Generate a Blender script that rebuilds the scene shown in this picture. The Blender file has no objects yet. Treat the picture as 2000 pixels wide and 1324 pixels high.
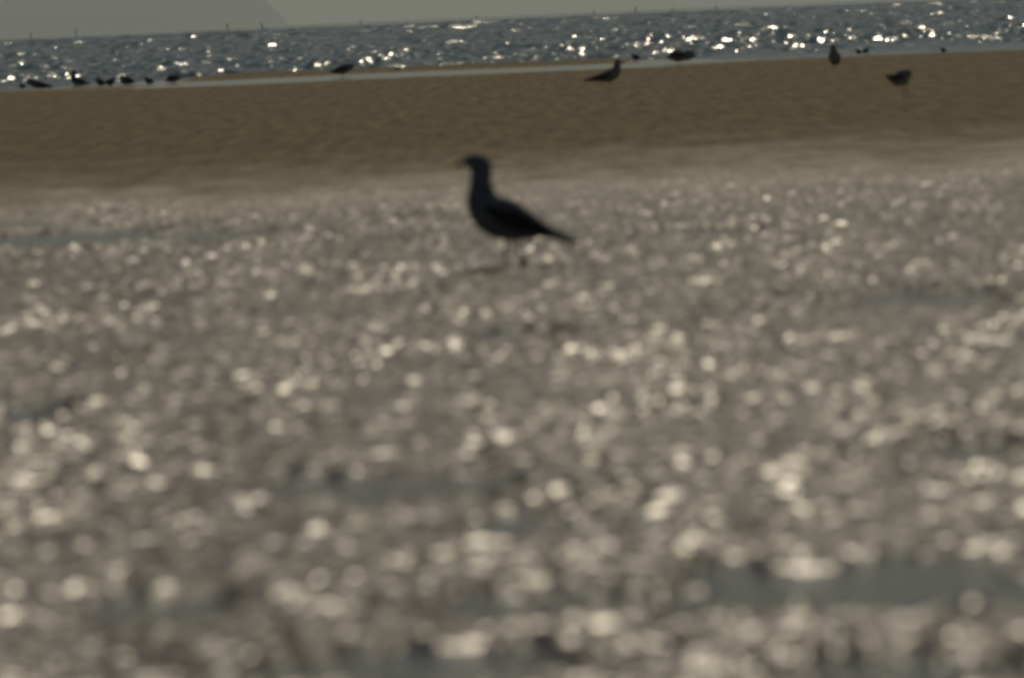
import bpy, math, random
import numpy as np
from mathutils import Vector, Matrix

R = math.radians
random.seed(7)
scene = bpy.context.scene
col = scene.collection

# ------------------------------------------------------------------ camera
EYE = 0.89                      # eye height above the sand, metres
F_PX = 25500.0                  # focal length in photo pixels (2000 wide)
CX, CY = 1000.0, 662.0
HOR0, HORS = 72.0, -0.0427      # horizon line in the photo: y = HOR0 + HORS * x
ROLL = math.atan(-HORS)
PITCH = math.atan((CY - (HOR0 + HORS * CX)) * math.cos(ROLL) / F_PX)

cam_d = bpy.data.cameras.new('camera')
cam = bpy.data.objects.new('camera', cam_d)
col.objects.link(cam)
_F = Vector((0, math.cos(PITCH), -math.sin(PITCH)))
_R0 = Vector((1, 0, 0))
_U0 = Vector((0, math.sin(PITCH), math.cos(PITCH)))
C_R = _R0 * math.cos(ROLL) - _U0 * math.sin(ROLL)
C_U = _R0 * math.sin(ROLL) + _U0 * math.cos(ROLL)
m = Matrix((C_R, C_U, -_F)).transposed().to_4x4()
m.translation = (0, 0, EYE)
cam.matrix_world = m
cam_d.sensor_width = 23.5
cam_d.lens = F_PX / 2000 * 23.5
cam_d.clip_start = 0.1
cam_d.clip_end = 60000
cam_d.dof.use_dof = True
cam_d.dof.focus_distance = 3000
cam_d.dof.aperture_fstop = 8.2
cam_d.dof.aperture_blades = 0
scene.camera = cam

# ------------------------------------------------------------------ light
SUN_EL, SUN_AZ = R(37.5), R(3.5)
w = bpy.data.worlds.new('World')
scene.world = w
w.use_nodes = True
nt = w.node_tree
sky = nt.nodes.new('ShaderNodeTexSky')
sky.sky_type = 'NISHITA'
sky.sun_disc = False
sky.sun_elevation = SUN_EL
sky.sun_rotation = SUN_AZ
sky.altitude = 0
sky.air_density = 1.0
sky.dust_density = 0.8
sky.ozone_density = 1.6
bg = nt.nodes['Background']
bg.inputs['Strength'].default_value = 0.055
nt.links.new(sky.outputs['Color'], bg.inputs['Color'])

sun_d = bpy.data.lights.new('sun', 'SUN')
sun_d.energy = 5.0
sun_d.angle = R(0.53)
sun_d.color = (1.0, 0.87, 0.66)
sun = bpy.data.objects.new('sun', sun_d)
col.objects.link(sun)
sdir = Vector((math.sin(SUN_AZ) * math.cos(SUN_EL), math.cos(SUN_AZ) * math.cos(SUN_EL), math.sin(SUN_EL)))
sun.rotation_euler = sdir.to_track_quat('Z', 'Y').to_euler()

vs = scene.view_settings
vs.view_transform = 'Standard'
vs.look = 'None'
vs.exposure = -2.25
vs.gamma = 1.0
vs.use_curve_mapping = False

cy = scene.cycles
cy.use_adaptive_sampling = False
cy.use_denoising = True
try:
    cy.denoiser = 'OPENIMAGEDENOISE'
    cy.denoising_input_passes = 'RGB_ALBEDO_NORMAL'
    cy.denoising_prefilter = 'ACCURATE'
except Exception:
    pass
cy.max_bounces = 6
cy.diffuse_bounces = 2
cy.glossy_bounces = 3
cy.transmission_bounces = 2
cy.volume_bounces = 1
cy.sample_clamp_indirect = 2.0
cy.pixel_filter_type = 'BLACKMAN_HARRIS'
cy.filter_width = 3.6

# ------------------------------------------------------------------ helpers
def ray(px, py):
    return (_F + C_R * ((px - CX) / F_PX) - C_U * ((py - CY) / F_PX))

def ground_at(px, py, z=0.0):
    r = ray(px, py)
    t = (z - EYE) / r.z
    return Vector((0, 0, EYE)) + r * t

def on_plane(px, py, d):
    r = ray(px, py)
    t = d / r.y
    return Vector((0, 0, EYE)) + r * t

def smooth(a, b, x):
    t = np.clip((x - a) / (b - a), 0, 1)
    return t * t * (3 - 2 * t)

def _hash(ix, iy, seed):
    h = (ix.astype(np.int64) * 374761393 + iy.astype(np.int64) * 668265263 + seed * 1274126177) & 0xFFFFFFFF
    h = ((h ^ (h >> 13)) * 1274126177) & 0xFFFFFFFF
    h = ((h ^ (h >> 16)) * 2246822519) & 0xFFFFFFFF
    return (h ^ (h >> 15)) & 0xFFFFFFFF

def noise2(x, y, seed=0):
    """gradient noise, about -1..1"""
    x0 = np.floor(x); y0 = np.floor(y)
    fx = x - x0; fy = y - y0
    ix = x0.astype(np.int64); iy = y0.astype(np.int64)
    u = fx * fx * fx * (fx * (fx * 6 - 15) + 10)
    v = fy * fy * fy * (fy * (fy * 6 - 15) + 10)
    def g(dx, dy):
        a = _hash(ix + dx, iy + dy, seed) * (2 * math.pi / 4294967296.0)
        return np.cos(a) * (fx - dx) + np.sin(a) * (fy - dy)
    n0 = g(0, 0); n1 = g(1, 0); n2 = g(0, 1); n3 = g(1, 1)
    return ((n0 + u * (n1 - n0)) * (1 - v) + (n2 + u * (n3 - n2)) * v) * 1.5

def grid_mesh(name, X, Y, Z, attr=None):
    """X,Y,Z are (rows, cols) arrays"""
    nr, nc = X.shape
    co = np.stack([X, Y, Z], axis=-1).reshape(-1, 3).astype(np.float32)
    idx = np.arange(nr * nc, dtype=np.int32).reshape(nr, nc)
    q = np.stack([idx[:-1, :-1], idx[:-1, 1:], idx[1:, 1:], idx[1:, :-1]], axis=-1).reshape(-1)
    me = bpy.data.meshes.new(name)
    me.vertices.add(nr * nc)
    me.vertices.foreach_set('co', co.reshape(-1))
    nf = (nr - 1) * (nc - 1)
    me.loops.add(nf * 4)
    me.loops.foreach_set('vertex_index', q)
    me.polygons.add(nf)
    me.polygons.foreach_set('loop_start', np.arange(nf, dtype=np.int32) * 4)
    me.polygons.foreach_set('use_smooth', np.ones(nf, dtype=bool))
    me.update(calc_edges=True)
    if attr is not None:
        a = me.attributes.new('wetness', 'FLOAT', 'POINT')
        a.data.foreach_set('value', attr.reshape(-1).astype(np.float32))
    return me

def link(name, me, mat, parent=None, **props):
    o = bpy.data.objects.new(name, me)
    if mat is not None:
        me.materials.append(mat)
    col.objects.link(o)
    if parent is not None:
        o.parent = parent
    for k, v in props.items():
        o[k] = v
    return o

def new_mat(name):
    mt = bpy.data.materials.new(name)
    mt.use_nodes = True
    return mt, mt.node_tree, mt.node_tree.nodes['Principled BSDF']

def N(nt, kind, **kw):
    n = nt.nodes.new(kind)
    for k, v in kw.items():
        if k.startswith('i_'):
            n.inputs[k[2:].replace('_', ' ')].default_value = v
        else:
            setattr(n, k, v)
    return n

# ------------------------------------------------------------------ materials
def sand_material():
    mt, nt, b = new_mat('beach_sand')
    L = nt.links.new
    geo = N(nt, 'ShaderNodeNewGeometry')
    wet = N(nt, 'ShaderNodeAttribute', attribute_name='wetness')
    # colour: damp sand with long streaks of shell grit and darker silt
    mp = N(nt, 'ShaderNodeMapping'); mp.inputs['Scale'].default_value = (8.0, 0.22, 1)
    L(geo.outputs['Position'], mp.inputs['Vector'])
    n1 = N(nt, 'ShaderNodeTexNoise', i_Scale=1.0, i_Detail=3.0, i_Roughness=0.6)
    L(mp.outputs['Vector'], n1.inputs['Vector'])
    cr = N(nt, 'ShaderNodeValToRGB')
    cr.color_ramp.elements[0].position = 0.27
    cr.color_ramp.elements[0].color = (0.155, 0.122, 0.064, 1)
    cr.color_ramp.elements[1].position = 0.72
    cr.color_ramp.elements[1].color = (0.375, 0.300, 0.168, 1)
    L(n1.outputs['Fac'], cr.inputs['Fac'])
    n2 = N(nt, 'ShaderNodeTexNoise', i_Scale=4.0, i_Detail=4.0, i_Roughness=0.7)
    L(geo.outputs['Position'], n2.inputs['Vector'])
    cw = N(nt, 'ShaderNodeValToRGB')
    cw.color_ramp.elements[0].position = 0.38
    cw.color_ramp.elements[0].color = (0.022, 0.019, 0.013, 1)
    cw.color_ramp.elements[1].position = 0.64
    cw.color_ramp.elements[1].color = (0.165, 0.130, 0.076, 1)
    L(n2.outputs['Fac'], cw.inputs['Fac'])
    mix = N(nt, 'ShaderNodeMix', data_type='RGBA')
    w2 = N(nt, 'ShaderNodeMath', operation='POWER'); w2.inputs[1].default_value = 2.2
    L(wet.outputs['Fac'], w2.inputs[0]); L(w2.outputs[0], mix.inputs[0])
    L(cr.outputs['Color'], mix.inputs[6])
    L(cw.outputs['Color'], mix.inputs[7])
    L(mix.outputs[2], b.inputs['Base Color'])
    rg = N(nt, 'ShaderNodeMapRange')
    rg.inputs['To Min'].default_value = 0.85
    rg.inputs['To Max'].default_value = WET_ROUGH
    rg.inputs['From Min'].default_value = 0.0; rg.inputs['From Max'].default_value = 0.95
    L(wet.outputs['Fac'], rg.inputs['Value'])
    n3 = N(nt, 'ShaderNodeTexNoise', i_Scale=3.0, i_Detail=3.0)
    L(geo.outputs['Position'], n3.inputs['Vector'])
    r2 = N(nt, 'ShaderNodeMath', operation='MULTIPLY_ADD')
    L(n3.outputs['Fac'], r2.inputs[0]); r2.inputs[1].default_value = 0.18
    ad = N(nt, 'ShaderNodeMath', operation='SUBTRACT'); ad.inputs[1].default_value = 0.09
    L(rg.outputs['Result'], ad.inputs[0]); L(ad.outputs[0], r2.inputs[2])
    L(r2.outputs[0], b.inputs['Roughness'])
    b.inputs['IOR'].default_value = 1.36
    sp = N(nt, 'ShaderNodeMapRange')
    sp.inputs['To Min'].default_value = 0.06; sp.inputs['To Max'].default_value = 0.14
    pw = N(nt, 'ShaderNodeMath', operation='POWER'); pw.inputs[1].default_value = 1.2
    L(wet.outputs['Fac'], pw.inputs[0]); L(pw.outputs[0], sp.inputs['Value'])
    L(sp.outputs['Result'], b.inputs['Specular IOR Level'])
    # fine relief
    n4 = N(nt, 'ShaderNodeTexNoise', i_Scale=26.0, i_Detail=2.0, i_Roughness=0.5)
    L(geo.outputs['Position'], n4.inputs['Vector'])
    bp = N(nt, 'ShaderNodeBump', i_Strength=1.0, i_Distance=0.004)
    L(n4.outputs['Fac'], bp.inputs['Height'])
    L(bp.outputs['Normal'], b.inputs['Normal'])
    return mt

def water_material(name, colr, rough, bumps, spec=0.5):
    mt, nt, b = new_mat(name)
    L = nt.links.new
    b.inputs['Base Color'].default_value = (*colr, 1)
    b.inputs['Roughness'].default_value = rough
    b.inputs['IOR'].default_value = 1.333
    b.inputs['Specular IOR Level'].default_value = spec
    geo = N(nt, 'ShaderNodeNewGeometry')
    prev = None
    for scale, dist, det, sx in bumps:
        mp = N(nt, 'ShaderNodeMapping'); mp.inputs['Scale'].default_value = (sx, 1, 1)
        L(geo.outputs['Position'], mp.inputs['Vector'])
        n = N(nt, 'ShaderNodeTexNoise', i_Scale=scale, i_Detail=det, i_Roughness=0.5)
        L(mp.outputs['Vector'], n.inputs['Vector'])
        bp = N(nt, 'ShaderNodeBump', i_Strength=1.0, i_Distance=dist)
        L(n.outputs['Fac'], bp.inputs['Height'])
        if prev is not None:
            L(prev.outputs['Normal'], bp.inputs['Normal'])
        prev = bp
    if prev is not None:
        L(prev.outputs['Normal'], b.inputs['Normal'])
    return mt

def plumage(name, c0, c1, rough=0.8, scale=38):
    mt, nt, b = new_mat(name)
    L = nt.links.new
    tc = N(nt, 'ShaderNodeTexCoord')
    n = N(nt, 'ShaderNodeTexNoise', i_Scale=scale, i_Detail=3.0, i_Roughness=0.6)
    L(tc.outputs['Object'], n.inputs['Vector'])
    cr = N(nt, 'ShaderNodeValToRGB')
    cr.color_ramp.elements[0].position = 0.35; cr.color_ramp.elements[0].color = (*c0, 1)
    cr.color_ramp.elements[1].position = 0.7; cr.color_ramp.elements[1].color = (*c1, 1)
    L(n.outputs['Fac'], cr.inputs['Fac'])
    L(cr.outputs['Color'], b.inputs['Base Color'])
    b.inputs['Roughness'].default_value = rough
    b.inputs['Specular IOR Level'].default_value = 0.15
    bp = N(nt, 'ShaderNodeBump', i_Strength=0.4, i_Distance=0.002)
    L(n.outputs['Fac'], bp.inputs['Height'])
    L(bp.outputs['Normal'], b.inputs['Normal'])
    return mt

WET_ROUGH = 0.30
M_sand = sand_material()
M_sea = water_material('sea_water', (0.001, 0.110, 0.140), 0.175, [(6.0, 0.020, 2.0, 1.0)], 0.35)
M_film = water_material('shallow_water', (0.030, 0.038, 0.036), 0.14, [(14.0, 0.012, 2.0, 1.0)])
M_pool = water_material('pool_water', (0.05, 0.055, 0.045), 0.12, [(2.0, 0.004, 2.0, 1.0)])
M_body = plumage('brown_plumage', (0.20, 0.20, 0.205), (0.36, 0.36, 0.365))
M_wing = plumage('dark_wing_plumage', (0.030, 0.028, 0.026), (0.06, 0.056, 0.05))
M_prim = plumage('black_flight_feathers', (0.008, 0.008, 0.008), (0.014, 0.013, 0.012))
M_bill = plumage('dark_horn_bill', (0.020, 0.016, 0.012), (0.035, 0.028, 0.02), 0.5)
M_leg = plumage('dull_pink_leg', (0.10, 0.035, 0.028), (0.16, 0.06, 0.045), 0.6)
M_eye = plumage('black_eye', (0.004, 0.004, 0.004), (0.006, 0.006, 0.006), 0.2)
M_post = plumage('weathered_wood', (0.030, 0.026, 0.024), (0.075, 0.064, 0.055), 0.9, 6)

# ------------------------------------------------------------------ ground
SAND_END = 262.0
def half_w(d):
    return 0.0392 * 1.05 * d + 1.0

def rows(d0, d1, ratio):
    n = int(math.log(d1 / d0) / ratio) + 1
    return list(np.geomspace(d0, d1, n))

# tide channels left on the flat: (px, py, half width px, half height px, depth m)
CHANNELS = [
    (110, 465, 190, 13, .026), (420, 452, 160, 9, .012), (700, 425, 180, 9, .008),
    (1350, 452, 150, 8, .014), (1820, 575, 200, 17, .024), (1340, 600, 130, 10, .010), (960, 650, 130, 14, .014),
    (720, 940, 330, 28, .017), (1850, 870, 210, 26, .014), (1000, 1010, 130, 22, .010),
    (1640, 1135, 420, 44, .030), (1050, 1165, 250, 26, .018), (330, 1175, 190, 34, .016),
    (800, 1290, 320, 38, .024), (1750, 1300, 280, 36, .023), (60, 800, 60, 22, .016), (180, 1290, 160, 30, .010),
]
POOL_Z = -0.010
SEA_Z = -0.010

def channel_depth(X, Y):
    D = np.zeros_like(X)
    for px, py, hx, hy, dep in CHANNELS:
        c = ground_at(px, py)
        a = ground_at(px + hx, py + HORS * hx)
        rx = abs(a.x - c.x)
        n = ground_at(px, py - hy); f = ground_at(px, py + hy)
        ry = abs(n.y - f.y) * 0.52
        wob = noise2(X / (rx * .5), Y / (ry * 1.2), 91) * 0.35 + noise2(X / (rx * .16), Y / (ry * .7), 92) * 0.45
        q = ((X - c.x) / rx) ** 2 + ((Y - c.y) / ry) ** 2
        D = np.maximum(D, dep * smooth(1.45, 0.20, np.sqrt(q) + wob))
    return D

def build_ground():
    ys = rows(14.0, 96.0, 0.00070) + rows(96.3, SAND_END, 0.0032)
    ys = np.array([-400, -60, -5, 4, 9, 12, 13.4] + ys)
    u = np.linspace(-1, 1, 236)
    X = []; 
    yy = np.maximum(ys, 14.0)
    Xc = u[None, :] * half_w(yy)[:, None]
    Wd = half_w(yy)[:, None]
    side = np.array([0.6, 2.5, 9, 40, 300, 1500.0])
    Xl = -(Wd + side[::-1][None, :]); Xr = Wd + side[None, :]
    X = np.concatenate([Xl, Xc, Xr], axis=1)
    Y = np.repeat(ys[:, None], X.shape[1], axis=1)
    inside = smooth(1.0, 0.0, (np.abs(X) - Wd) / 0.6) * smooth(13, 14.2, Y)
    # wet flat near, damp sand bank beyond, shoreline
    edge = Y + 3.0 * noise2(X / 3.2, Y / 16, 5) + 5.0 * noise2(X / 0.9, Y / 4, 6) + 5.0 * noise2(X / 0.3, Y / 1.3, 7)
    wet = 1 - smooth(50, 96, edge)
    shore = smooth(196, 216, Y + 5 * noise2(X / 2.2, Y / 9, 8))
    Z = np.zeros_like(X)
    # lumps: worm casts and ripple crests on the wet flat
    warpx = 0.03 * noise2(X / .25, Y / .3, 31); warpy = 0.05 * noise2(X / .3, Y / .35, 32)
    Xw, Yw = X + warpx, Y + warpy
    patch = 0.86 + 0.26 * noise2(X / 0.7, Y / 3.0, 21) + 0.22 * noise2(X / 0.22, Y / 1.0, 22)
    lump = (0.0060 * noise2(Xw / 0.12, Yw / 0.15, 11)
            + 0.0135 * noise2(Xw / 0.058, Yw / 0.072, 12)
            + 0.0115 * noise2(Xw / 0.036, Yw / 0.046, 13) * (0.45 + 0.55 * smooth(75, 40, Y)))
    broad = 0.010 * noise2(X / 0.55, Y / 1.1, 14) + 0.010 * noise2(X / 1.8, Y / 5.0, 15)
    gp = ground_at(984, 527)                  # firm, flatter sand where the near gull stands
    calm = 1 - 0.50 * np.exp(-((X - gp.x - .02) / 0.13) ** 2 - ((Y - gp.y + 1.2) / 2.2) ** 2)
    wl = (0.45 + 0.55 * wet) * inside * smooth(97, 84, Y)
    chan = channel_depth(X, Y) * inside
    Z += wl * (lump * np.clip(patch, .15, 1.3) * (0.75 + 0.20 * smooth(18, 40, Y) + 0.30 * smooth(40, 66, Y)) * calm * (1 - 0.5 * np.clip(chan / 0.018, 0, 1)) + broad)
    Z -= 1.5 * chan
    # low undulations of the sand bank
    dry = (1 - wet) * inside
    Z += dry * (0.006 * noise2(X / 1.3, Y / 4.5, 16) + 0.004 * noise2(X / 0.5, Y / 1.6, 17) + 0.008 * noise2(X / 4, Y / 17, 18))
    Z += 0.012 * smooth(74, 100, Y) * smooth(205, 170, Y)
    # shoreline: tidal pool, thin spit beyond it, then the sea bed
    wob = 3.0 * noise2(X / 2.6, Y / 30, 41)
    gate = smooth(-6.6, -4.6, X) * smooth(3.6, 1.2, X)          # where the pool and the spit lie
    pool = smooth(199, 203, Y + wob) * smooth(222, 218, Y + wob) * gate
    spit = smooth(219, 223, Y + wob) * smooth(250, 244, Y + wob) * gate
    open_sea = smooth(206 - 0 * X, 216, Y + wob - 6 * smooth(1, -7, X)) * (1 - gate) + smooth(246, 254, Y) * gate
    Z -= 0.030 * pool + 0.045 * np.clip(open_sea, 0, 1) + 0.4 * smooth(253, 262, Y)
    Z += 0.018 * spit
    wetA = np.clip(np.maximum(wet, 0.30 * shore * (1 - spit)), 0, 1)
    me = grid_mesh('sand', X, Y, Z, wetA)
    return link('beach_sand', me, M_sand, kind='structure')

build_ground()

# film of tide water standing between the lumps of the wet flat
def build_film():
    ys = np.array([-400, -50, 5, 13.5] + rows(14, 90, 0.006))
    u = np.linspace(-1, 1, 40)
    yy = np.maximum(ys, 14)
    X = np.concatenate([np.full((len(ys), 1), -1500.), u[None, :] * (half_w(yy)[:, None] + 2), np.full((len(ys), 1), 1500.)], axis=1)
    Y = np.repeat(ys[:, None], X.shape[1], axis=1)
    Z = np.full_like(X, -0.0132)
    Z -= 0.05 * smooth(76, 88, Y)
    Z -= 0.03 * smooth(13.6, 9, Y)
    return link('tide_water', grid_mesh('tide_water', X, Y, Z), M_film, kind='structure')
build_film()

def build_pool():
    ys = np.linspace(190, 230, 30); xs = np.linspace(-9, 6, 40)
    X, Y = np.meshgrid(xs, ys)
    return link('tidal_pool', grid_mesh('tidal_pool', X, Y, np.full_like(X, POOL_Z)), M_pool, kind='structure')
build_pool()

# ------------------------------------------------------------------ sea
def build_sea():
    ys = [204.0]
    while ys[-1] < 1500:                       # finer rows where the wavelets can still be told apart
        ys.append(ys[-1] * (1 + 0.00070 * (ys[-1] / 205) ** 0.35))
    ys = np.array(ys + rows(1503, 4200, 0.0016) + rows(4230, 32000, 0.03))
    u = np.linspace(-1, 1, 300)
    Wd = (0.0392 * 1.07 * ys + 1.5)[:, None]
    Xc = u[None, :] * Wd
    side = np.array([0.05, 0.25, 1.5, 8.0])
    X = np.concatenate([-(Wd * (1 + side[::-1][None, :])), Xc, Wd * (1 + side[None, :])], axis=1)
    Y = np.repeat(ys[:, None], X.shape[1], axis=1)
    inside = smooth(1.05, 1.0, np.abs(X) / Wd)
    rs = np.random.RandomState(3)
    grow = 0.25 + 0.75 * smooth(216, 255, Y)
    grow = grow * smooth(204, 217, Y) * (1 + 0.6 * smooth(330, 900, Y))
    Z = np.zeros_like(X)
    dy = np.gradient(ys)[:, None]
    for k in range(72):
        lam = 0.3 * (4.0 / 0.3) ** rs.rand()
        th = rs.randn() * 0.85
        kx, ky = math.sin(th), math.cos(th)
        kk = 2 * math.pi / lam
        amp = 0.036 / kk * (1.0 if lam < 1.3 else .55)
        ph = rs.rand() * 6.283
        fade = smooth(1.6, 2.8, lam / dy)
        s = np.sin(kk * (kx * X + ky * Y) + ph)
        Z += amp * fade * (s + 0.25 * np.cos(2 * (kk * (kx * X + ky * Y) + ph)))
    for cx_, cy_, a_, sd in ((.22, .45, .040, 71), (.45, .90, .068, 72), (.9, 1.7, .094, 73), (1.6, 3.2, .12, 74), (3.0, 6.0, .12, 75)):
        wx = X + 0.3 * cx_ * noise2(X / (3 * cx_), Y / (3 * cy_), sd + 10)
        Z += a_ * smooth(1.2, 2.2, cy_ / dy) * noise2(wx / cx_, Y / cy_, sd)
    off = smooth(500, 1100, Y)                 # longer seas offshore
    for k in range(26):
        lam = 2.2 * 4.5 ** rs.rand()
        th = rs.randn() * 0.6
        kk = 2 * math.pi / lam
        ph = rs.rand() * 6.283
        fade = smooth(1.8, 3.0, lam / dy)
        Z += off * fade * 0.026 / kk * np.sin(kk * (math.sin(th) * X + math.cos(th) * Y) + ph)
    gust = 1.0 + 0.3 * noise2(X / 14, Y / 60, 51)
    Z = SEA_Z + Z * grow * inside * np.clip(gust, .4, 1.6)
    Z -= 0.12 * smooth(-7.2, -5.2, X) * smooth(4.2, 1.8, X) * smooth(246, 240, Y)
    return link('sea', grid_mesh('sea', X, Y, Z), M_sea, kind='structure')
build_sea()

# ------------------------------------------------------------------ headland, far across the bay
def build_headland():
    D = 19500.0
    s = D / F_PX
    mt, nt, b = new_mat('headland_scrub')
    geo = N(nt, 'ShaderNodeNewGeometry')
    n = N(nt, 'ShaderNodeTexNoise', i_Scale=0.006, i_Detail=5.0)
    nt.links.new(geo.outputs['Position'], n.inputs['Vector'])
    cr = N(nt, 'ShaderNodeValToRGB')
    cr.color_ramp.elements[0].color = (0.035, 0.05, 0.025, 1)
    cr.color_ramp.elements[1].color = (0.12, 0.11, 0.08, 1)
    nt.links.new(n.outputs['Fac'], cr.inputs['Fac'])
    nt.links.new(cr.outputs['Color'], b.inputs['Base Color'])
    b.inputs['Roughness'].default_value = 0.95
    x_end = (572 - CX) * s
    xs = np.concatenate([np.linspace(-6000, x_end - 130, 80), np.linspace(x_end - 126, x_end + 3, 44)])
    v = np.linspace(-1, 1, 41)
    X = np.repeat(xs[None, :], len(v), axis=0)
    t = x_end + 1 - X                                  # metres inland from the tip
    prof = np.where(t < 48, 56 * np.clip(t / 48, 0, 1) ** 0.75, 56 + 195 * (1 - np.exp(-(t - 48) / 560)))
    prof = prof * (1 - 0.45 * smooth(2000, 4800, t))
    wid = 260 + 900 * (1 - np.exp(-np.clip(t, 0, None) / 650))
    V = np.repeat(v[:, None], len(xs), axis=1)
    Y = D + 600 + V * wid + 80 * noise2(X / 190, V * 3, 61)
    Z = prof * np.clip(1 - np.abs(V) ** 2.4, 0, 1)
    Z = Z * (1 + 0.12 * noise2(X / 130, Y / 130, 62) + 0.06 * noise2(X / 37, Y / 37, 63)) - 1.0
    link('headland', grid_mesh('headland', X, Y, Z), mt, kind='structure')
build_headland()

# ------------------------------------------------------------------ birds
def catmull(P, n):
    P = np.array(P, float)
    P = np.vstack([2 * P[0] - P[1], P, 2 * P[-1] - P[-2]])
    out = []
    for i in range(1, len(P) - 2):
        for t in np.linspace(0, 1, n, endpoint=False):
            p0, p1, p2, p3 = P[i - 1:i + 3]
            out.append(0.5 * (2 * p1 + (p2 - p0) * t + (2 * p0 - 5 * p1 + 4 * p2 - p3) * t * t + (3 * p1 - p0 - 3 * p2 + p3) * t ** 3))
    out.append(P[-2])
    return np.array(out)

def loft(name, pts, rv, rw, mat, parent, seg=16, side=Vector((0, 1, 0))):
    """closed tube through pts; rv = half height in the plane of the path, rw = half width along `side`"""
    verts, faces = [], []
    n = len(pts)
    for i in range(n):
        a = Vector(pts[max(i - 1, 0)]); b = Vector(pts[min(i + 1, n - 1)])
        t = (b - a).normalized()
        sd = (side - t * side.dot(t))
        if sd.length < .2:
            sd = Vector((1, 0, 0)) - t * t.x
        sd.normalize()
        up = sd.cross(t).normalized()
        for k in range(seg):
            an = 2 * math.pi * k / seg
            verts.append(Vector(pts[i]) + up * (math.cos(an) * rv[i]) + sd * (math.sin(an) * rw[i]))
    for i in range(n - 1):
        for k in range(seg):
            k2 = (k + 1) % seg
            faces.append((i * seg + k, i * seg + k2, (i + 1) * seg + k2, (i + 1) * seg + k))
    verts.append(Vector(pts[0])); verts.append(Vector(pts[-1]))
    for k in range(seg):
        k2 = (k + 1) % seg
        faces.append((n * seg, k2, k)); faces.append((n * seg + 1, (n - 1) * seg + k, (n - 1) * seg + k2))
    me = bpy.data.meshes.new(name)
    me.from_pydata([tuple(v) for v in verts], [], faces)
    me.polygons.foreach_set('use_smooth', np.ones(len(me.polygons), dtype=bool))
    me.update()
    return link(name, me, mat, parent)

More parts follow.
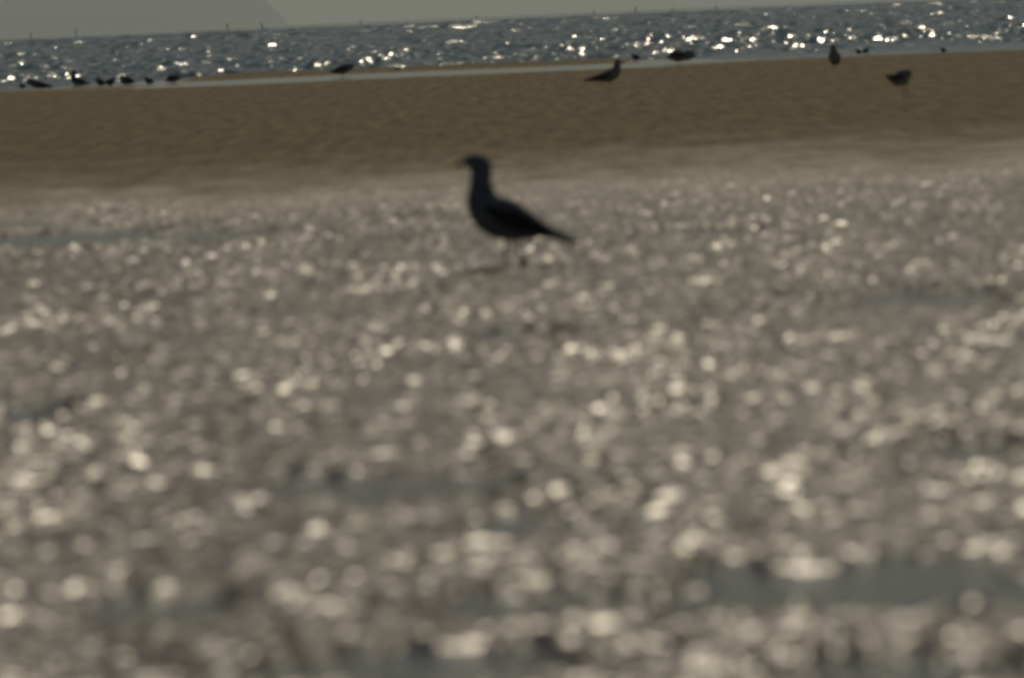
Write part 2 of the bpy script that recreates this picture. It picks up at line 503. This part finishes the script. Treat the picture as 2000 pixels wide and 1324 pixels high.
def bird(name, path, foot, label, cat='gull', group=None, width=0.82, bill=None, legs=None, feet=True,
         wing=True, eye=None, lifted=None, tail_w=2.6, detail=6, soft=0.0):
    """path: [(px, py, r_px, depth_m)] from the face to the tail tip, foot: (px, py) on the ground"""
    g = ground_at(*foot)
    d = g.y
    sc = F_PX / d
    root = bpy.data.objects.new(name, None)
    root.empty_display_size = 0.1
    col.objects.link(root)
    root.location = g
    root['label'] = label
    root['category'] = cat
    if group: root['group'] = group
    def loc(px, py, dep=0.0):
        p = on_plane(px, py, d) - g
        p.y += dep
        return p
    raw = []
    for q in path:
        dep = q[3] if len(q) > 3 else 0.0
        p = loc(q[0], q[1], dep)
        raw.append((p.x, p.y, p.z, (q[2] + (soft if q[2] > 2.5 else 0.3 * soft)) / sc))
    P = catmull(raw, detail)
    P[:, 3] = np.maximum(P[:, 3], 0.002)
    n = len(P)
    f = np.linspace(0, 1, n)
    wr = width * (1 + (tail_w - 1) * smooth(0.80, 0.97, f))
    span = (Vector(P[-1, :3]) - Vector(P[n // 4, :3]))
    side = Vector((0, 1, 0))
    if abs(span.y) > max(abs(span.x), 1e-6):
        side = Vector((1, 0, 0))
    loft('body', [tuple(p[:3]) for p in P], P[:, 3], P[:, 3] * wr, M_body, root, 18, side)
    # folded wings lie along the flanks and cross over the tail
    if wing:
        i0 = int(n * (0.50 if len(path) > 10 else 0.34))
        for s in (-1, 1):
            pts, rv, rw = [], [], []
            m_ = 15
            for j in range(m_):
                t = j / (m_ - 1)
                i = min(n - 1, int(round(i0 + (n - 1 - i0) * t)))
                c = Vector(P[i, :3]); r = P[i, 3]
                off = r * wr[i] * (0.93 - 0.25 * t)
                pts.append(c + side * (s * off) + Vector((0, 0, r * 0.10)))
                prof = math.sin(math.pi * min(1, 0.12 + 0.88 * (1 - t) ** 0.8)) ** 0.6 if t > .0 else .35
                rv.append(max(0.0015, r * 0.66 * max(prof, .2)))
                rw.append(max(0.0012, r * 0.20))
            wg = loft('wing', pts, rv, rw, M_wing, root, 10, side)
            if detail >= 6:
                tip = [pts[-4].lerp(pts[-1], q) for q in (0, .3, .6, .85, 1.0)]
                loft('flight_feathers', tip, [.010, .0105, .009, .006, .002], [.003, .003, .003, .002, .001], M_prim, wg, 8, side)
    if bill:
        bp = [loc(*b_[:2], b_[3] if len(b_) > 3 else 0) for b_ in bill]
        raw = catmull([(p.x, p.y, p.z, b_[2] / sc) for p, b_ in zip(bp, bill)], 3)
        loft('bill', [tuple(q[:3]) for q in raw], np.maximum(raw[:, 3], .0008), np.maximum(raw[:, 3] * .7, .0007), M_bill, root, 10, side)
    if eye:
        import bmesh
        for s in (-1, 1):
            bm = bmesh.new()
            bmesh.ops.create_uvsphere(bm, u_segments=10, v_segments=8, radius=0.0045)
            me = bpy.data.meshes.new('eye'); bm.to_mesh(me); bm.free()
            o = link('eye', me, M_eye, root)
            o.location = loc(eye[0], eye[1]) + side * (s * eye[2] / sc)
    # legs: tibia hidden in the belly feathers, thin tarsus, webbed foot
    if legs:
        for j, (hx, hy, ax, ay, fx, fy, dep) in enumerate(legs):
            hip = loc(hx, hy) + side * dep * .8
            ank = loc(ax, ay) + side * dep
            ft = loc(fx, fy) + side * dep
            if lifted != j: ft.z = 0.006
            tk = 0.0029 if detail >= 6 else 0.0020
            pts = [hip, hip.lerp(ank, .55), ank, ank.lerp(ft, .5), ft]
            lg = loft('leg', pts, [tk * 3.2, tk * 1.7, tk * 1.25, tk, tk * 1.1], [tk * 3.2, tk * 1.7, tk * 1.2, tk * .9, tk], M_leg, root, 8, side)
            if feet:
                facing = -1 if path[0][0] < path[-1][0] else 1
                L_ = 0.050
                droop = 0.0 if lifted != j else 1.0
                fw = Vector((facing, 0, 0)) if abs(side.y) > .5 else Vector((0, -1, 0))
                if droop: fw = (fw * 0.25 + Vector((0, 0, -1))).normalized()
                up = Vector((0, 0, 1)) if not droop else Vector((-facing, 0, .2)).normalized()
                vs_ = []; fs_ = []
                base = ft
                tips = [base + fw * (L_ * a) + side * (L_ * b) for a, b in ((.80, -.42), (.86, -.20), (1.0, 0), (.86, .20), (.80, .42))]
                if droop: tips = [base + (t_ - base) * 0.62 for t_ in tips]
                lay = [base - fw * .010] + tips
                for hgt in (.0035, -.0035):
                    for q in lay: vs_.append(tuple(q + up * hgt))
                nn = len(lay)
                for a in range(1, nn - 1):
                    fs_.append((0, a, a + 1)); fs_.append((nn, nn + a + 1, nn + a))
                ring = list(range(nn))
                for a in range(nn):
                    b_ = (a + 1) % nn
                    fs_.append((ring[a], nn + ring[a], nn + ring[b_], ring[b_]))
                if droop:                      # toes bunched together while the foot is off the ground
                    q = [ft, ft + Vector((.003, 0, -.007)), ft + Vector((.006, 0, -.017)), ft + Vector((.007, 0, -.027)), ft + Vector((.004, 0, -.034))]
                    loft('webbed_foot', q, [.004, .011, .0145, .012, .004], [.004, .010, .013, .011, .004], M_leg, lg, 10, side)
                    continue
                me = bpy.data.meshes.new('webbed_foot'); me.from_pydata(vs_, [], fs_); me.update()
                link('webbed_foot', me, M_leg, lg)
    return root

GR = 'gulls resting along the tide line'
SM = 'small shorebirds at the water edge'

bird('gull',
     [(907, 317.5, 6), (914, 316, 12), (927, 317.5, 18.5), (938.5, 325, 21), (939.5, 339, 20), (939, 355, 21), (940, 372, 25.5),
      (942, 390, 31.5), (951.5, 408, 38), (968.5, 421, 41), (993, 431, 40.5), (1018, 438.5, 33), (1041, 445, 23.5), (1063, 451.5, 15),
      (1085, 457.5, 9.5), (1108, 466, 7.5), (1128, 474, 4.5)],
     (984, 527), 'large dark gull standing upright on wet sand, facing left, nearest to the camera', group=None, width=.80,
     bill=[(909, 317, 5.4), (901, 319, 4.6), (894, 321.5, 3.6), (889, 324.5, 2.4), (886.5, 328, 1.0)], eye=(922, 314, 9.5), tail_w=3.0,
     legs=[(988, 452, 986, 490, 984, 526, -0.022), (1006, 452, 1013, 486, 1020, 503, 0.022)], lifted=1)

bird('gull',
     [(1211, 121.5, 3), (1207, 122, 5.4), (1205.5, 128, 5.4), (1205, 134, 6.6), (1201, 141, 9.2), (1194, 146.5, 11), (1185, 150, 10),
      (1174, 152, 7), (1162, 154, 4.4), (1150, 156, 2.6), (1140, 157.4, 1.5)],
     (1190, 171), 'dark gull standing tall on the brown sand facing right, in front of the pale pool', group=GR,
     bill=[(1211, 121.5, 2.4), (1216, 123, 1.6), (1220, 125, .7)], detail=5, soft=1.5,
     legs=[(1188, 155, 1189.5, 162, 1189, 170, -.018), (1192, 155, 1192.5, 162, 1192, 170, .018)])
bird('gull',
     [(690, 128.5, 2), (687, 129.5, 4), (682, 131.3, 5.3), (676, 133.5, 6.8), (668, 136, 7.2), (660, 138, 5), (652, 139.6, 3), (644, 140.6, 1.5)],
     (668, 151), 'dark gull leaning forward at the left stretch of the pale pool', group=GR,
     bill=[(690, 128.5, 1.6), (694, 128.8, 1.1), (697, 129.8, .5)], detail=5, soft=1.5,
     legs=[(667, 140, 668, 145, 667.5, 151, -.018), (670, 140, 670.5, 145, 670, 151, .018)])
bird('gull',
     [(1356, 111, 2.5), (1352, 109.5, 6.5), (1346, 108, 8.6), (1339, 109.4, 7.8), (1331, 110, 8.8), (1322, 109.4, 10.8), (1315, 110.8, 8), (1308, 112.4, 4), (1302, 113.8, 1.5)],
     (1326, 131), 'plump hunched gull with tucked head at the right end of the pale pool', group=GR, width=.9,
     bill=[(1356, 111, 1.8), (1359, 112.3, 1.2), (1361, 113.6, .6)], detail=5, soft=1.5,
     legs=[(1324, 115, 1325, 123, 1324.5, 131, -.018), (1328, 115, 1328.5, 123, 1328, 131, .018)])
bird('gull',
     [(1626, 89, 2.5, -.03), (1626.6, 91.5, 4.4, -.01), (1627.6, 98, 4.3, 0), (1629, 105, 6.6, .01), (1630, 113, 10, .05), (1631.5, 117.5, 9, .14), (1633, 120, 6, .23), (1635, 122, 3, .32)],
     (1630, 132), 'narrow dark gull seen end on, head raised against the glittering sea', group=GR, width=1.0, tail_w=1.6,
     bill=[(1626, 90.5, 1.6, -.045), (1625.6, 91.5, 1.1, -.075)], detail=5, soft=1.5,
     legs=[(1627, 118, 1627, 125, 1627, 132, -.0), (1633, 118, 1633, 125, 1633, 132, .0)])
bird('gull',
     [(1777, 150, 4), (1773, 146.8, 9.5), (1768, 149, 12.5), (1761, 152.5, 14.5), (1754, 154.5, 12.8), (1747.5, 154.3, 10), (1741, 152.5, 6.8), (1735, 150.5, 3.8), (1730, 149, 1.6)],
     (1770, 197), 'round dark gull with tucked head, alone on the brown sand at far right', group=GR, width=.9, tail_w=2.0,
     bill=[(1777, 151, 2.2), (1780, 153, 1.5), (1782, 155, .7)], detail=5, soft=1.5,
     legs=[(1760, 162, 1765, 180, 1765, 196, -.018), (1769, 162, 1773, 180, 1773, 196, .018)])
# the group at the left end of the shore
bird('gull',
     [(52, 158, 2), (56, 159, 4.3), (62, 161, 5), (69, 164, 6.4), (77, 166, 6), (86, 167.6, 4.4), (94, 169, 2.8), (103, 170.2, 1.2)],
     (72, 171.5), 'long dark gull lying low at the water edge, with a small bird at its left', group=GR, detail=4, soft=1.4,
     bill=[(52, 158, 1.5), (49, 159, 1), (46.5, 160.4, .5)])
bird('gull',
     [(141, 140, 2), (144, 141, 3.8), (144.6, 146.5, 3.2), (144, 152, 5.2), (147, 157, 6.6), (154, 159.6, 5.6), (162, 161, 4), (170, 162.5, 2.2), (178, 163.8, 1)],
     (150, 168), 'slim gull with raised head, the only tall neck in the left group', group=GR, detail=4, soft=1.4,
     bill=[(141, 140, 1.5), (138, 141, 1), (135.5, 142.4, .5)],
     legs=[(148, 160, 149, 164, 148.5, 168, -.016), (151, 160, 151.5, 164, 151, 168, .016)])
bird('gull',
     [(234, 153.5, 2), (238, 154.3, 5), (243, 156, 7.2), (250, 157.6, 6.2), (257, 158.7, 4), (263, 160, 1.5)],
     (247, 164.5), 'squat dark gull sitting third from the right end of the left group', group=GR, detail=4, soft=1.4,
     bill=[(234, 153.5, 1.4), (231, 154.5, .9), (229, 156, .5)])
bird('gull',
     [(351, 153.5, 2), (347, 152.8, 4.6), (341, 153, 6), (334, 154.4, 5.6), (328, 156.3, 3.4), (322, 157.5, 1.4)],
     (337, 163), 'dark hunched gull at the right end of the left group', group=GR, detail=4, soft=1.4,
     bill=[(351, 153.5, 1.4), (354, 154.5, .9), (356, 156, .4)],
     legs=[(336, 157, 336, 160, 335.5, 163, -.014), (339, 157, 339, 160, 338.7, 163, .014)])
# small waders
def wader(x, y, r, foot_y, label, flip=1):
    bird('shorebird',
         [(x - flip * r * 1.55, y - r * .95, r * .22), (x - flip * r * 1.15, y - r * .85, r * .55), (x - flip * r * .75, y - r * .35, r * .72), (x - flip * .1 * r, y, r),
          (x + flip * r * .7, y + r * .15, r * .72), (x + flip * r * 1.35, y + r * .3, r * .36), (x + flip * r * 1.9, y + r * .42, r * .14)],
         (x, foot_y), label, cat='shorebird', group=SM, detail=4, soft=1.0, feet=False, width=.9, tail_w=1.5,
         bill=[(x - flip * r * 1.55, y - r * .95, r * .20), (x - flip * r * 1.95, y - r * .75, r * .12), (x - flip * r * 2.3, y - r * .5, r * .06)],
         legs=[(x - .5, y + r * .5, x - .3, (y + foot_y) / 2 + 1, x - .5, foot_y, -.008), (x + .5, y + r * .5, x + .7, (y + foot_y) / 2 + 1, x + .5, foot_y, .008)])
wader(43.5, 168.6, 3.8, 174, 'tiny dark shorebird crouched beside the long low gull at far left')
wader(197, 161, 6.0, 167, 'stocky shorebird, left one of the close pair in the left group')
wader(214.5, 160.5, 6.2, 166.5, 'stocky shorebird, right one of the close pair in the left group', -1)
wader(291.5, 158.5, 5.6, 164.5, 'greyish shorebird sitting alone second from the right in the left group')
wader(778, 134, 3.6, 139, 'tiny dark shorebird on the thin spit behind the pool', -1)
wader(1242, 112.5, 5.2, 119, 'small dark shorebird on the spit between the tall gull and the hunched gull')
wader(1677, 101.5, 3.6, 107, 'tiny shorebird at the water edge, left one of the pair past the end-on gull')
wader(1690.5, 99.5, 4.0, 106.5, 'tiny shorebird at the water edge, right one of the pair past the end-on gull', -1)
wader(1843, 98.5, 3.6, 103.5, 'tiny dark shorebird at the water edge farthest to the right')

# ------------------------------------------------------------------ stakes far out in the sea
def stake(px, top_py, lean, d, label):
    top = on_plane(px, top_py + 2.0, d)
    base = Vector((top.x - lean, d, -1.2))
    root = bpy.data.objects.new('sea_stake', None)
    root.location = base
    col.objects.link(root)
    root['label'] = label; root['category'] = 'post'; root['group'] = 'stakes standing far out in the sea'
    v = top - base
    r = 0.11
    pts = [v * t for t in (0, .2, .4, .6, .8, .96, 1.0)]
    loft('pole', pts, [r * 1.25, r * 1.2, r * 1.1, r, r * .9, r * .8, r * .5], [r * 1.25, r * 1.2, r * 1.1, r, r * .9, r * .8, r * .5], M_post, root, 10)
    k = v * .80
    loft('rope_collar', [k - Vector((0, 0, .07)), k, k + Vector((0, 0, .07))], [r * 1.05, r * 1.3, r * 1.05], [r * 1.05, r * 1.3, r * 1.05], M_post, root, 10)

ORD = ['first', 'second', 'third', 'fourth', 'fifth', 'sixth', 'seventh', 'eighth', 'ninth', 'tenth']
ST = [(60, 62, .15, 2300), (148, 54, 0, 2900), (443, 43, -.2, 2400), (510, 42, -.4, 2300), (705, 37.5, .1, 2500), (930, 28.5, 0, 2900),
      (1160, 18.5, .2, 2500), (1241, 11, 0, 2400), (1313, 12.5, 0, 3100), (1399, 8.5, 0, 2700)]
for i, s in enumerate(ST):
    stake(*s, 'thin dark stake breaking the sea horizon, %s counted from the left' % ORD[i])

# ------------------------------------------------------------------ sea haze
def build_haze():
    x0, x1, y0, y1, z0, z1 = -14000, 14000, -900, 34000, -6, 330
    vv = [(x, y, z) for z in (z0, z1) for y in (y0, y1) for x in (x0, x1)]
    ff = [(0, 2, 3, 1), (4, 5, 7, 6), (0, 1, 5, 4), (2, 6, 7, 3), (0, 4, 6, 2), (1, 3, 7, 5)]
    me = bpy.data.meshes.new('haze'); me.from_pydata(vv, [], ff); me.update()
    mt = bpy.data.materials.new('sea_haze'); mt.use_nodes = True
    nt = mt.node_tree
    for n in list(nt.nodes):
        if n.type != 'OUTPUT_MATERIAL': nt.nodes.remove(n)
    out = [n for n in nt.nodes if n.type == 'OUTPUT_MATERIAL'][0]
    pv = nt.nodes.new('ShaderNodeVolumePrincipled')
    pv.inputs['Color'].default_value = (0.85, 0.94, 0.95, 1)
    pv.inputs['Density'].default_value = 0.000085
    pv.inputs['Anisotropy'].default_value = 0.45
    nt.links.new(pv.outputs['Volume'], out.inputs['Volume'])
    link('haze', me, mt, kind='stuff')
build_haze()
